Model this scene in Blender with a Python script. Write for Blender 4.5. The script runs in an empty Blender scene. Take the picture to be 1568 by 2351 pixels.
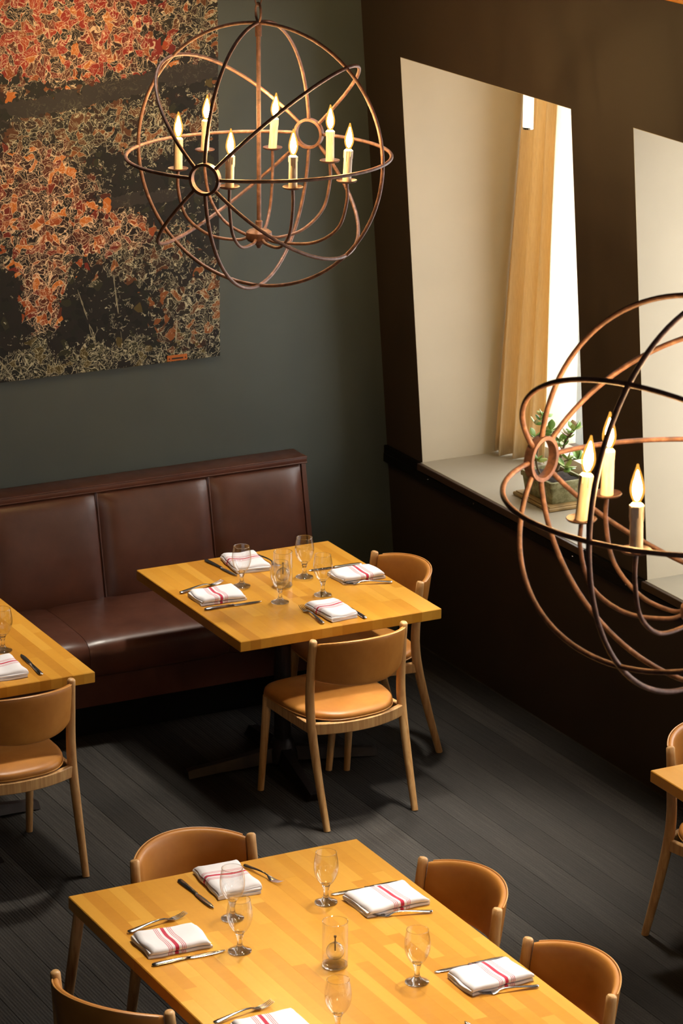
import bpy, bmesh, math, random
from mathutils import Vector, Matrix
random.seed(7)
S = bpy.context.scene
COL = S.collection
R = math.radians
PI = math.pi

# ------------------------------------------------------------------ camera
FPX, PITCH, YAW, ROLL = 7300.0, R(17.223), R(27.417), R(0.281)
fw = Vector((math.sin(YAW)*math.cos(PITCH), math.cos(YAW)*math.cos(PITCH), -math.sin(PITCH)))
rt = Vector((math.cos(YAW), -math.sin(YAW), 0))
up = rt.cross(fw)
rt, up = rt*math.cos(ROLL)+up*math.sin(ROLL), up*math.cos(ROLL)-rt*math.sin(ROLL)
cam = bpy.data.cameras.new('camera')
cam.sensor_fit = 'HORIZONTAL'; cam.sensor_width = 24.0
cam.lens = 24.0*FPX/1568.0
cam.clip_start = 0.1; cam.clip_end = 200
cam.dof.use_dof = True; cam.dof.focus_distance = 11.6; cam.dof.aperture_fstop = 9.0
camo = bpy.data.objects.new('camera', cam); COL.objects.link(camo)
camo.matrix_world = Matrix(((rt.x, up.x, -fw.x, 0), (rt.y, up.y, -fw.y, 0), (rt.z, up.z, -fw.z, 5.0), (0, 0, 0, 1)))
S.camera = camo

# ------------------------------------------------------------------ light
SKY = 7.0
w = bpy.data.worlds.new('sky'); S.world = w; w.use_nodes = True
bg = w.node_tree.nodes['Background']; bg.inputs[0].default_value = (1.0, 0.975, 0.94, 1); bg.inputs[1].default_value = SKY
S.view_settings.view_transform = 'Standard'; S.view_settings.look = 'None'
S.view_settings.exposure = 0.0; S.view_settings.gamma = 1.0; S.view_settings.use_curve_mapping = False
S.cycles.use_denoising = True
S.cycles.max_bounces = 7; S.cycles.transmission_bounces = 6; S.cycles.transparent_max_bounces = 12
S.cycles.use_adaptive_sampling = True; S.cycles.adaptive_threshold = 0.08; S.cycles.adaptive_min_samples = 16
S.cycles.glossy_bounces = 3; S.cycles.diffuse_bounces = 3
S.cycles.sample_clamp_indirect = 6.0
S.cycles.blur_glossy = 0.5
FIL = 1000.0   # radiance of the candle bulbs' filaments

def portal(name, loc, sx, sy, rot):
    l = bpy.data.lights.new(name, 'AREA'); l.shape = 'RECTANGLE'; l.size = sx; l.size_y = sy
    l.cycles.is_portal = True
    o = bpy.data.objects.new(name, l); o.location = loc; o.rotation_euler = rot; COL.objects.link(o)
    return o

# the room: back wall at y=YB, window wall leaning in at x = XW - K*z
YB, XW, K, ZC = 12.53, 6.804, 0.0734, 5.8
XOUT = 7.55; XPANE = 7.31
SILL, HEAD = 0.925, 2.785
WINS = [(10.755-1.895*i, 12.185-1.895*i) for i in range(6)]
wallx = lambda z: XW-K*z
for (a, b) in WINS:
    portal('window_daylight', (XOUT-.01, (a+b)/2, (SILL+HEAD)/2), HEAD-SILL, b-a, (0, R(90), 0))
# unseen clerestory openings, added high in this wall to brighten the interior
ADDED_CLER = (4.5, 5.5)
for (a, b) in WINS:
    portal('added_clerestory_daylight', (XOUT-.01, (a+b)/2, (ADDED_CLER[0]+ADDED_CLER[1])/2), ADDED_CLER[1]-ADDED_CLER[0], b-a, (0, R(90), 0))
# unseen high opening behind the camera, added and sized for soft frontal fill
XL, YF = -4.0, -3.0
ADDED_FILLW = [(YF, -1.2, 1.2, 3.2, 4.7)]
for (_, a, b, z0, z1) in ADDED_FILLW:
    portal('added_fill_daylight', ((a+b)/2, YF-.19, (z0+z1)/2), b-a, z1-z0, (R(90), 0, 0))

# unseen spotlights below the ceiling, added to brighten the tables and floor
SPOT_W = 1050.0
def spot(src, dst, deg, k=1.0, rad=.16):
    l = bpy.data.lights.new('added_spotlight', 'SPOT'); l.energy = SPOT_W*k; l.spot_size = R(deg); l.spot_blend = 1.0; l.shadow_soft_size = rad; l.color = (1.0, .93, .80)
    o = bpy.data.objects.new('added_spotlight', l); COL.objects.link(o); o.location = src
    o.rotation_euler = (Vector(dst)-Vector(src)).to_track_quat('-Z', 'Y').to_euler(); return o
spot((6.15, 11.9, 5.6), (5.60, 11.2, .75), 30, 1.0)
spot((5.4, 12.0, 5.6), (4.1, 11.1, .75), 32, .9)
spot((5.6, 9.3, 5.6), (4.25, 8.2, .75), 36, .88)
spot((5.6, 8.3, 5.6), (4.35, 7.3, .75), 36, .92)
spot((6.2, 9.6, 5.6), (6.25, 8.5, .75), 20, .8)
spot((6.35, 10.3, 5.6), (5.8, 9.95, 0), 22, 5.0, .3)

# ------------------------------------------------------------------ helpers
def lin(r, g, b, a=1.0):
    f = lambda c: (c/255/12.92) if c/255 <= .04045 else ((c/255+.055)/1.055)**2.4
    return (f(r), f(g), f(b), a)

class MB:
    def __init__(s): s.v = []; s.f = []
    def add(s, vs, fs):
        n = len(s.v); s.v += [tuple(p) for p in vs]; s.f += [tuple(i+n for i in f) for f in fs]; return s
    def box(s, x0, x1, y0, y1, z0, z1):
        return s.add([(x0,y0,z0),(x1,y0,z0),(x1,y1,z0),(x0,y1,z0),(x0,y0,z1),(x1,y0,z1),(x1,y1,z1),(x0,y1,z1)],
                     [(0,3,2,1),(4,5,6,7),(0,1,5,4),(1,2,6,5),(2,3,7,6),(3,0,4,7)])
    def bbox(s, x0, x1, y0, y1, z0, z1, b=.002, seg=1):
        bm = bmesh.new(); bmesh.ops.create_cube(bm, size=1)
        for v in bm.verts: v.co = Vector(((x0+x1)/2+v.co.x*(x1-x0), (y0+y1)/2+v.co.y*(y1-y0), (z0+z1)/2+v.co.z*(z1-z0)))
        bmesh.ops.bevel(bm, geom=list(bm.edges), offset=b, segments=seg, affect='EDGES', profile=.5)
        bm.verts.index_update()
        s.add([v.co for v in bm.verts], [[v.index for v in f.verts] for f in bm.faces]); bm.free(); return s
    def lathe(s, prof, n=24, c=(0,0,0), closed=False):
        vs, fs, rings = [], [], []
        for (r, z) in prof:
            if r < 1e-6: rings.append([len(vs)]); vs.append((c[0], c[1], c[2]+z))
            else:
                rings.append(list(range(len(vs), len(vs)+n)))
                vs += [(c[0]+r*math.cos(2*PI*i/n), c[1]+r*math.sin(2*PI*i/n), c[2]+z) for i in range(n)]
        pairs = list(zip(rings, rings[1:]))
        if closed: pairs.append((rings[-1], rings[0]))
        for a, b in pairs:
            for i in range(n):
                j = (i+1) % n
                if len(a) == 1 and len(b) == 1: continue
                if len(a) == 1: fs.append((a[0], b[j], b[i]))
                elif len(b) == 1: fs.append((a[i], a[j], b[0]))
                else: fs.append((a[i], a[j], b[j], b[i]))
        return s.add(vs, fs)
    def tube(s, pts, rad, n=10, closed=False, sx=1.0, caps=True, up0=None):
        pts = [Vector(p) for p in pts]; m = len(pts)
        rad = rad if isinstance(rad, (list, tuple)) else [rad]*m
        tans = []
        for i in range(m):
            if closed: t = pts[(i+1) % m]-pts[i-1]
            else: t = pts[min(i+1, m-1)]-pts[max(i-1, 0)]
            tans.append(t.normalized())
        ref = Vector(up0) if up0 else (Vector((0,0,1)) if abs(tans[0].z) < .9 else Vector((1,0,0)))
        nrm = (ref-tans[0]*ref.dot(tans[0])).normalized()
        vs = []
        for i in range(m):
            nrm = (nrm-tans[i]*nrm.dot(tans[i])).normalized(); bi = tans[i].cross(nrm)
            for k in range(n):
                a = 2*PI*k/n; vs.append(pts[i]+nrm*(rad[i]*math.cos(a))+bi*(rad[i]*sx*math.sin(a)))
        fs = []
        for i in range(m if closed else m-1):
            i2 = (i+1) % m
            for k in range(n):
                k2 = (k+1) % n; fs.append((i*n+k, i*n+k2, i2*n+k2, i2*n+k))
        if not closed and caps: fs.append(tuple(range(n-1, -1, -1))); fs.append(tuple((m-1)*n+k for k in range(n)))
        return s.add(vs, fs)
    def loft(s, rings, capa=True, capb=True, closed=False):
        n = len(rings[0]); vs = [p for r in rings for p in r]; fs = []
        for i in range(len(rings)-1):
            for k in range(n if True else n-1):
                k2 = (k+1) % n; fs.append((i*n+k, i*n+k2, (i+1)*n+k2, (i+1)*n+k))
        if capa: fs.append(tuple(range(n-1, -1, -1)))
        if capb: fs.append(tuple((len(rings)-1)*n+k for k in range(n)))
        return s.add(vs, fs)
    def mesh(s, name, mat, smooth=True, ang=40):
        me = bpy.data.meshes.new(name); me.from_pydata(s.v, [], s.f); me.update()
        bm = bmesh.new(); bm.from_mesh(me); bmesh.ops.recalc_face_normals(bm, faces=bm.faces); bm.to_mesh(me); bm.free()
        if mat: me.materials.append(mat)
        if smooth:
            me.polygons.foreach_set('use_smooth', [True]*len(me.polygons))
            try: me.set_sharp_from_angle(angle=R(ang))
            except Exception: pass
        return me
    def build(s, name, mat, parent=None, smooth=True, ang=40, loc=None, rz=None):
        return link(name, s.mesh(name, mat, smooth, ang), parent, loc, rz)

def link(name, me, parent=None, loc=None, rz=None):
    o = bpy.data.objects.new(name, me); COL.objects.link(o)
    if parent: o.parent = parent
    if loc: o.location = loc
    if rz: o.rotation_euler = (0, 0, rz)
    return o
def tag(o, label=None, cat=None, group=None, kind=None):
    if label: o['label'] = label
    if cat: o['category'] = cat
    if group: o['group'] = group
    if kind: o['kind'] = kind
    return o
def empty(name, loc=(0,0,0), rz=0):
    o = bpy.data.objects.new(name, None); COL.objects.link(o); o.location = loc; o.rotation_euler = (0, 0, rz); o.empty_display_size = .05
    return o
def copy_tree(o, parent=None):
    c = o.copy(); COL.objects.link(c); c.parent = parent
    for ch in [x for x in o.children]: copy_tree(ch, c)
    return c
def spline(pts, n=6):
    "Catmull-Rom through points"
    P = [Vector(p) for p in pts]; P = [P[0]*2-P[1]]+P+[P[-1]*2-P[-2]]; out = []
    for i in range(1, len(P)-2):
        for k in range(n):
            t = k/n; a, b, c, d = P[i-1:i+3]
            out.append(.5*((2*b)+(c-a)*t+(2*a-5*b+4*c-d)*t*t+(3*b-a-3*c+d)*t**3))
    out.append(P[-2]); return out

# ------------------------------------------------------------------ materials
class NT:
    def __init__(s, name):
        s.m = bpy.data.materials.new(name); s.m.use_nodes = True; s.t = s.m.node_tree; s.n = s.t.nodes
        s.b = s.n['Principled BSDF']; s.o = s.n['Material Output']
    def node(s, t, **kw):
        n = s.n.new(t)
        for k, v in kw.items():
            if k.startswith('i_'):
                key = k[2:]; key = int(key) if key.isdigit() else key.replace('_', ' ')
                s.set(n.inputs[key], v)
            else: setattr(n, k, v)
        return n
    def set(s, sock, v):
        if isinstance(v, bpy.types.NodeSocket): s.t.links.new(v, sock)
        else: sock.default_value = v
    def P(s, **kw):
        for k, v in kw.items(): s.set(s.b.inputs[k.replace('_', ' ')], v)
    def obj(s): return s.node('ShaderNodeTexCoord').outputs['Object']
    def rnd(s): return s.node('ShaderNodeObjectInfo').outputs['Random']
    def map(s, v, scale=(1,1,1), loc=(0,0,0), rot=(0,0,0)):
        return s.node('ShaderNodeMapping', i_Vector=v, i_Scale=scale, i_Location=loc, i_Rotation=rot).outputs[0]
    def noise(s, v, scale, detail=4, rough=.55, dist=0):
        return s.node('ShaderNodeTexNoise', i_Vector=v, i_Scale=scale, i_Detail=detail, i_Roughness=rough, i_Distortion=dist).outputs[0]
    def noisec(s, v, scale, detail=2):
        return s.node('ShaderNodeTexNoise', i_Vector=v, i_Scale=scale, i_Detail=detail).outputs['Color']
    def ramp(s, f, stops, interp='LINEAR'):
        n = s.node('ShaderNodeValToRGB', i_0=f); cr = n.color_ramp; cr.interpolation = interp
        while len(cr.elements) < len(stops): cr.elements.new(.5)
        for e, (p, c) in zip(cr.elements, stops): e.position = p; e.color = c if len(c) == 4 else (*c, 1)
        return n.outputs[0]
    def math(s, op, a, b=0.0, c=0.0, clamp=False):
        n = s.node('ShaderNodeMath', operation=op, use_clamp=clamp); s.set(n.inputs[0], a); s.set(n.inputs[1], b); s.set(n.inputs[2], c); return n.outputs[0]
    def vmath(s, op, a, b=(0,0,0)):
        n = s.node('ShaderNodeVectorMath', operation=op); s.set(n.inputs[0], a); s.set(n.inputs[1], b); return n.outputs[0]
    def mix(s, f, a, b, mode='MIX'):
        n = s.node('ShaderNodeMix', data_type='RGBA', blend_type=mode); s.set(n.inputs[0], f); s.set(n.inputs[6], a); s.set(n.inputs[7], b); return n.outputs[2]
    def sep(s, v): return s.node('ShaderNodeSeparateXYZ', i_0=v).outputs
    def bump(s, h, strength=.3, dist=.002):
        s.P(Normal=s.node('ShaderNodeBump', i_Strength=strength, i_Distance=dist, i_Height=h).outputs[0])

def plain(name, c, rough=.5, metal=0.0, var=.08, scale=20, bump=0.0, spec=.5, coat=0.0):
    t = NT(name); v = t.obj(); n = t.noise(v, scale)
    d = tuple(x*(1-var) for x in c[:3])+(1,); l = tuple(min(1, x*(1+var)) for x in c[:3])+(1,)
    t.P(Base_Color=t.ramp(n, [(.3, d), (.7, l)]), Roughness=rough, Metallic=metal, Specular_IOR_Level=spec, Coat_Weight=coat)
    if bump: t.bump(t.noise(v, scale*8, 3), bump, .002)
    return t.m

M = {}
M['wall_back'] = plain('slate_wall_paint', lin(72,80,78), .62, var=.05, scale=3, bump=.08)
M['wall_right'] = plain('umber_wall_paint', lin(50,38,28), .7, var=.05, scale=3, bump=.06)
M['wall_far'] = plain('room_paint', lin(48,43,38), .8)
M['ceiling'] = plain('ceiling_paint', lin(62,55,46), .9)
M['jamb'] = plain('cream_plaster', lin(182,172,150), .6, var=.03, scale=4, bump=.08)
M['sill'] = plain('sill_paint', lin(156,150,134), .45, var=.04, scale=6)
M['black_trim'] = plain('black_trim', lin(9,9,9), .75, spec=.2)
M['brown_trim'] = plain('brown_trim', lin(58,42,32), .5)
M['beam'] = plain('orange_timber', lin(244,160,30), .5, var=.1, scale=6)
M['frame'] = plain('window_frame', lin(196,188,172), .5)
M['steel'] = plain('stainless_steel', lin(205,205,208), .16, metal=1.0, var=.04, scale=40)
M['iron'] = plain('cast_iron', lin(38,30,28), .45, metal=.5, var=.2, scale=30, bump=.1)
M['soil'] = plain('potting_soil', lin(40,30,24), .95, var=.5, scale=60, bump=.8)
M['wick'] = plain('wick', lin(60,45,30), .8)
M['copper'] = plain('copper_plate', lin(205,122,70), .35, metal=.7, var=.1)
M['dark_ink'] = plain('dark_ink', lin(40,26,18), .7)
M['white_plate'] = plain('switch_white', lin(220,220,215), .4)

def rust():
    t = NT('rusted_iron'); v = t.obj(); n = t.noise(v, 30, 5, .65)
    t.P(Base_Color=t.ramp(n, [(.3, lin(62,42,35)), (.55, lin(104,70,57)), (.75, lin(138,104,90))]), Roughness=.55, Metallic=.25)
    t.bump(t.noise(v, 160, 3), .25, .001); return t.m
M['rust'] = rust()

def carpet():
    t = NT('charcoal_carpet'); v = t.obj(); x, y, z = t.sep(v)
    n = t.noise(t.map(v, (1, 1, 1)), 260, 3, .7); big = t.noise(v, 2.2, 3)
    rib = t.math('SINE', t.math('MULTIPLY', x, 2*PI/.0125))
    rows = t.noise(t.map(v, (70, 3, 1)), 1.0, 2)
    f = t.math('ADD', t.math('MULTIPLY', n, .55), t.math('ADD', t.math('MULTIPLY', rows, .25), t.math('MULTIPLY', t.rnd(), .16)))
    c = t.ramp(f, [(.22, lin(18,18,18)), (.5, lin(52,50,48)), (.78, lin(104,98,92))])
    c = t.mix(.35, c, t.mix(big, lin(32,34,36), lin(60,53,47)), 'MIX')
    t.P(Base_Color=c, Roughness=.96, Specular_IOR_Level=.1)
    t.bump(t.math('ADD', t.math('MULTIPLY', rib, .3), t.math('MULTIPLY', n, 1.2)), .9, .003); return t.m
M['carpet'] = carpet()

def maple():
    t = NT('honey_maple'); r = t.rnd()
    off = t.node('ShaderNodeCombineXYZ', i_0=t.math('MULTIPLY', r, 37.0), i_1=t.math('MULTIPLY', r, 91.0)).outputs[0]
    v = t.vmath('ADD', t.obj(), off)
    g = t.noise(t.map(v, (34, 2.2, 34)), 1.0, 5, .6, .4)
    fig = t.noise(t.map(v, (6, 26, 6)), 1.0, 3, .5, 1.2)
    base = t.ramp(r, [(0, lin(184,122,30)), (.22, lin(197,136,37)), (.5, lin(208,148,46)), (.78, lin(218,163,62)), (1, lin(191,128,33))])
    c = t.mix(t.math('MULTIPLY', g, .32), base, lin(150,84,18))
    c = t.mix(t.math('MULTIPLY', fig, .22), c, lin(232,170,70))
    t.P(Base_Color=c, Roughness=.33, Specular_IOR_Level=.45, Coat_Weight=.15, Coat_Roughness=.2)
    t.bump(g, .05, .001); return t.m
M['maple'] = maple()

def oak():
    t = NT('pale_oak'); v = t.obj()
    g = t.noise(t.map(v, (60, 60, 5)), 1.0, 5, .6, .5)
    t.P(Base_Color=t.ramp(g, [(.3, lin(172,124,74)), (.5, lin(198,152,98)), (.72, lin(214,172,118))]), Roughness=.42)
    t.bump(g, .08, .001); return t.m
M['oak'] = oak()

def leather(name, c0, c1, rough, bs, coat=0.0):
    t = NT(name); v = t.obj(); n = t.noise(v, 7, 4, .6); g = t.node('ShaderNodeTexVoronoi', i_Vector=v, i_Scale=420.0).outputs[0]
    t.P(Base_Color=t.ramp(n, [(.3, c0), (.7, c1)]), Roughness=t.ramp(t.noise(v, 18), [(.3, (rough-.05,)*3), (.7, (rough+.07,)*3)]), Specular_IOR_Level=.45, Coat_Weight=coat, Coat_Roughness=.3)
    t.bump(g, bs, .0008); return t.m
M['tan'] = leather('tan_leather', lin(168,106,42), lin(190,128,58), .42, .12)
M['tan_pipe'] = leather('tan_leather_piping', lin(190,132,66), lin(206,150,84), .4, .1)
M['brown'] = leather('oxblood_leather', lin(80,46,35), lin(98,59,45), .34, .14, .15)

def glass(name, col=(1,1,1,1), rough=0.0, ior=1.45):
    t = NT(name); t.P(Base_Color=col, Roughness=rough, IOR=ior, Transmission_Weight=1.0)
    return t.m
def thin_glass(name, tint=(1,1,1,1), refl=.08):
    t = NT(name); a = t.node('ShaderNodeBsdfTransparent', i_Color=tint); b = t.node('ShaderNodeBsdfGlossy', i_Roughness=.02)
    mx = t.node('ShaderNodeMixShader', i_0=refl); t.t.links.new(a.outputs[0], mx.inputs[1]); t.t.links.new(b.outputs[0], mx.inputs[2])
    t.t.links.new(mx.outputs[0], t.o.inputs[0]); return t.m
def thin_ware(name, base=.09, edge=.9, pw=2.4):
    # 1.5 mm glass walls: light passes straight through, more is mirrored where the wall is seen edge-on
    t = NT(name); f = t.node('ShaderNodeLayerWeight', i_Blend=.5).outputs['Facing']
    fac = t.math('ADD', base, t.math('MULTIPLY', t.math('POWER', f, pw), edge))
    a = t.node('ShaderNodeBsdfTransparent', i_Color=(.975,.98,.98,1)); b = t.node('ShaderNodeBsdfGlossy', i_Roughness=.03)
    mx = t.node('ShaderNodeMixShader', i_0=fac); t.t.links.new(a.outputs[0], mx.inputs[1]); t.t.links.new(b.outputs[0], mx.inputs[2])
    t.t.links.new(mx.outputs[0], t.o.inputs[0]); return t.m
M['thin_ware'] = thin_ware('thin_glassware')
def solid_ware():
    t = NT('solid_glass'); t.P(Base_Color=(1,1,1,1), Roughness=0.0, IOR=1.45, Transmission_Weight=1.0)
    a = t.node('ShaderNodeBsdfTransparent', i_Color=(.985,.985,.985,1)); mx = t.node('ShaderNodeMixShader', i_0=.82)
    t.t.links.new(a.outputs[0], mx.inputs[1]); t.t.links.new(t.b.outputs[0], mx.inputs[2]); t.t.links.new(mx.outputs[0], t.o.inputs[0]); return t.m
M['glass'] = solid_ware()
M['pane'] = thin_glass('window_glass')
def bulb_glass():
    t = NT('glowing_amber_bulb'); a = t.node('ShaderNodeBsdfTransparent', i_Color=(1.0, .82, .5, 1)); e = t.node('ShaderNodeEmission', i_Color=(1.0, .46, .08, 1), i_Strength=2.2)
    mx = t.node('ShaderNodeMixShader', i_0=.34); t.t.links.new(a.outputs[0], mx.inputs[1]); t.t.links.new(e.outputs[0], mx.inputs[2]); t.t.links.new(mx.outputs[0], t.o.inputs[0]); return t.m
M['bulb_glass'] = bulb_glass()
def emis(name, c, s):
    t = NT(name); e = t.node('ShaderNodeEmission', i_Color=c, i_Strength=s); t.t.links.new(e.outputs[0], t.o.inputs[0]); return t.m
M['filament'] = emis('glowing_filament', (1.0, .76, .48, 1), FIL); M['bulb_glass'].cycles.emission_sampling = 'NONE'
M['tube_light'] = emis('lit_frosted_tube', (1.0, .90, .66, 1), 2.2)

def wax():
    t = NT('ivory_wax'); v = t.obj(); n = t.noise(t.map(v, (60, 60, 14)), 1.0, 3)
    t.P(Base_Color=t.ramp(n, [(.35, lin(206,186,160)), (.65, lin(232,218,196))]), Roughness=.5, Subsurface_Weight=.15, Subsurface_Radius=(.01,.005,.003))
    t.bump(n, .3, .002); return t.m
M['wax'] = wax()

def curtain_m():
    t = NT('gold_curtain'); v = t.obj(); n = t.noise(t.map(v, (300, 300, 20)), 1, 2)
    c = t.ramp(n, [(.3, lin(222,200,160)), (.7, lin(238,220,186))])
    t.P(Base_Color=c, Roughness=.85)
    tr = t.node('ShaderNodeBsdfTranslucent', i_Color=lin(240,214,164)); mx = t.node('ShaderNodeMixShader', i_0=.30)
    t.t.links.new(t.b.outputs[0], mx.inputs[1]); t.t.links.new(tr.outputs[0], mx.inputs[2]); t.t.links.new(mx.outputs[0], t.o.inputs[0]); return t.m
M['curtain'] = curtain_m()

def linen():
    t = NT('white_linen_with_red_stripe'); v = t.obj(); x, y, z = t.sep(v)
    def band(c, w): return t.math('LESS_THAN', t.math('ABSOLUTE', t.math('SUBTRACT', x, c)), w)
    f = band(0.012, .0062)
    for c in (-.016, -.0105, -.005, .029, .0345, .040): f = t.math('MAXIMUM', f, band(c, .0010))
    weave = t.noise(v, 900, 1)
    t.P(Base_Color=t.mix(f, lin(226,222,226), lin(186,46,72)), Roughness=.85, Sheen_Weight=.2, Specular_IOR_Level=.2)
    t.bump(t.math('ADD', t.noise(v, 24, 2), t.math('MULTIPLY', weave, .15)), .35, .003); return t.m
M['linen'] = linen()

def leaf_m():
    t = NT('jade_leaf'); v = t.obj()
    base = t.ramp(t.rnd(), [(0, lin(96,138,70)), (.5, lin(134,170,92)), (.85, lin(172,196,122)), (1, lin(140,108,86))])
    t.P(Base_Color=base, Roughness=.35, Specular_IOR_Level=.5, Subsurface_Weight=.1, Subsurface_Radius=(.004,.006,.002)); return t.m
M['leaf'] = leaf_m()
M['stem'] = plain('woody_stem', lin(112,98,78), .8, var=.3, scale=80, bump=.5)
def pot_m():
    t = NT('mossy_concrete'); v = t.obj(); n = t.noise(v, 22, 6, .7)
    t.P(Base_Color=t.ramp(n, [(.25, lin(70,62,44)), (.45, lin(122,120,84)), (.6, lin(150,150,116)), (.8, lin(196,188,160))]), Roughness=.85)
    t.bump(n, .6, .005); return t.m
M['pot'] = pot_m()
M['saucer'] = plain('stained_wood_tray', lin(150,124,78), .7, var=.35, scale=14)

def painting_m():
    # canvas print: autumn creeper, white-outlined leaves on dark ground (object x across, z up, metres)
    t = NT('autumn_leaf_print'); v3 = t.obj(); v = t.map(v3, (1, 0, 1)); x, y, z = t.sep(v)
    def warp(scale, amt):
        n = t.vmath('SCALE', t.vmath('SUBTRACT', t.noisec(v, scale, 1), (.5,.5,.5))); n.node.inputs['Scale'].default_value = amt; return n
    wv = t.map(t.vmath('ADD', t.vmath('ADD', v, warp(14, .07)), warp(40, .018)), (1, 0, 1))
    def smooth(a, lo, hi): return t.node('ShaderNodeMapRange', interpolation_type='SMOOTHSTEP', i_0=a, i_1=lo, i_2=hi).outputs[0]
    cell = t.node('ShaderNodeTexVoronoi', i_Vector=wv, i_Scale=30.0)
    ce = t.node('ShaderNodeTexVoronoi', feature='DISTANCE_TO_EDGE', i_Vector=wv, i_Scale=30.0).outputs[0]
    c0, c1, c2 = t.sep(cell.outputs['Color'])
    mid = t.noise(v, 7, 3, .6); big = t.noise(t.map(v, loc=(4.3, 0, 2.1)), 2.6, 3, .55); fine = t.noise(v, 34, 2)
    h = t.math('ADD', z, t.math('MULTIPLY', t.math('SUBTRACT', mid, .5), .45)); hx = t.math('ADD', x, t.math('MULTIPLY', t.math('SUBTRACT', big, .5), .30))
    def blob(cx, cz, rx, rz):
        dx = t.math('DIVIDE', t.math('SUBTRACT', hx, cx), rx); dz = t.math('DIVIDE', t.math('SUBTRACT', h, cz), rz)
        return smooth(t.math('ADD', t.math('MULTIPLY', dx, dx), t.math('MULTIPLY', dz, dz)), 1.5, .35)
    mx = lambda *q: q[0] if len(q) == 1 else t.math('MAXIMUM', q[0], mx(*q[1:]))
    upper = t.math('MULTIPLY', smooth(h, 1.20, 1.36), smooth(x, 2.0, 1.45))
    spray = mx(blob(1.05, .80, .34, .24), blob(1.10, .42, .11, .24), blob(1.32, .60, .30, .14))
    halfm = mx(blob(1.40, 1.06, .6, .12), blob(1.84, .25, .20, .17), t.math('MULTIPLY', smooth(h, 1.15, 1.4), .75), blob(1.55, .52, .3, .12))
    low = blob(1.35, .04, .8, .09)
    warm = mx(upper, spray)
    warmc = t.ramp(c0, [(0, lin(24,12,10)), (.24, lin(46,18,13)), (.40, lin(84,34,17)), (.54, lin(146,68,24)), (.68, lin(190,108,38)), (.78, lin(112,34,20)), (.88, lin(54,20,15))], 'CONSTANT')
    red = t.math('MULTIPLY', upper, t.math('GREATER_THAN', c2, .62))
    warmc = t.mix(t.math('MULTIPLY', red, .75), warmc, lin(168,38,26))
    halfc = t.ramp(c2, [(0, lin(26,20,17)), (.34, lin(48,30,20)), (.56, lin(88,52,26)), (.76, lin(126,74,34)), (.90, lin(36,32,22))], 'CONSTANT')
    coolc = t.ramp(c1, [(0, lin(14,15,14)), (.4, lin(22,25,19)), (.66, lin(40,42,25)), (.86, lin(76,66,30)), (.95, lin(30,32,24))], 'CONSTANT')
    pick = lambda m_, r_, amp, th: t.math('GREATER_THAN', t.math('ADD', m_, t.math('MULTIPLY', t.math('SUBTRACT', r_, .5), amp)), th)
    ground = t.mix(mid, lin(12,13,14), lin(34,30,27))
    c = t.mix(pick(mx(t.math('MULTIPLY', big, .8), low), c2, .8, .56), ground, coolc)
    c = t.mix(pick(halfm, c0, .9, .52), c, halfc); c = t.mix(pick(warm, c1, .9, .50), c, warmc)
    c = t.mix(t.math('MULTIPLY', smooth(ce, .0, .22), .0), c, c)
    # thin pale outlines: leaf edges, and curling contour lines
    def contour(scale, loc, wd):
        n = t.noise(t.map(wv, loc=loc), scale, 1.0, .4); return t.math('LESS_THAN', t.math('ABSOLUTE', t.math('SUBTRACT', n, .5)), wd)
    edge = t.math('LESS_THAN', ce, .020)
    curl = mx(contour(26, (3, 0, 1), .0050), contour(38, (1, 0, 6), .0065), contour(58, (8, 0, 2), .009))
    reg = mx(warm, t.math('MULTIPLY', halfm, .85), t.math('MULTIPLY', low, .9))
    dens = t.math('ADD', t.math('MULTIPLY', reg, .34), t.math('MULTIPLY', t.noise(t.map(v, loc=(9, 0, 3)), 5.0, 3), .75))
    gate1 = t.math('GREATER_THAN', t.math('ADD', dens, t.math('MULTIPLY', t.math('SUBTRACT', t.noise(t.map(v, loc=(2, 0, 8)), 40, 1), .5), 1.0)), .54)
    gate2 = t.math('GREATER_THAN', t.math('ADD', dens, t.math('MULTIPLY', t.math('SUBTRACT', t.noise(t.map(v, loc=(7, 0, 1)), 24, 2), .5), 1.4)), .54)
    ln = mx(t.math('MULTIPLY', edge, gate1), t.math('MULTIPLY', curl, gate2))
    wob = t.math('MULTIPLY', t.math('SUBTRACT', mid, .5), .05)
    def branch(z0, sl, wd, x0, x1, gap):
        d = t.math('ABSOLUTE', t.math('SUBTRACT', t.math('SUBTRACT', z, wob), t.math('ADD', z0, t.math('MULTIPLY', x, sl))))
        d = t.math('LESS_THAN', d, t.math('ADD', wd, t.math('MULTIPLY', t.math('SUBTRACT', fine, .5), .05)))
        d = t.math('MULTIPLY', d, t.math('MULTIPLY', t.math('GREATER_THAN', x, x0), t.math('LESS_THAN', x, x1)))
        return t.math('MULTIPLY', d, t.math('LESS_THAN', t.noise(t.map(v, loc=(5, 0, 5)), 9, 2), gap))
    br = mx(branch(1.046, .128, .042, 0, 2.2, .60), branch(.70, .03, .026, 1.38, 1.9, .55))
    c = t.mix(br, c, lin(46,42,40)); ln = t.math('MULTIPLY', ln, t.math('SUBTRACT', 1.0, t.math('MULTIPLY', br, .9)))
    def twig(x0, sl, zlo, zhi):
        d = t.math('ABSOLUTE', t.math('SUBTRACT', x, t.math('ADD', x0, t.math('MULTIPLY', z, sl))))
        d = t.math('ABSOLUTE', t.math('ADD', d, t.math('MULTIPLY', t.math('SUBTRACT', mid, .5), .03)))
        return t.math('MULTIPLY', t.math('LESS_THAN', d, .0018), t.math('MULTIPLY', t.math('GREATER_THAN', z, zlo), t.math('LESS_THAN', z, zhi)))
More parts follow.
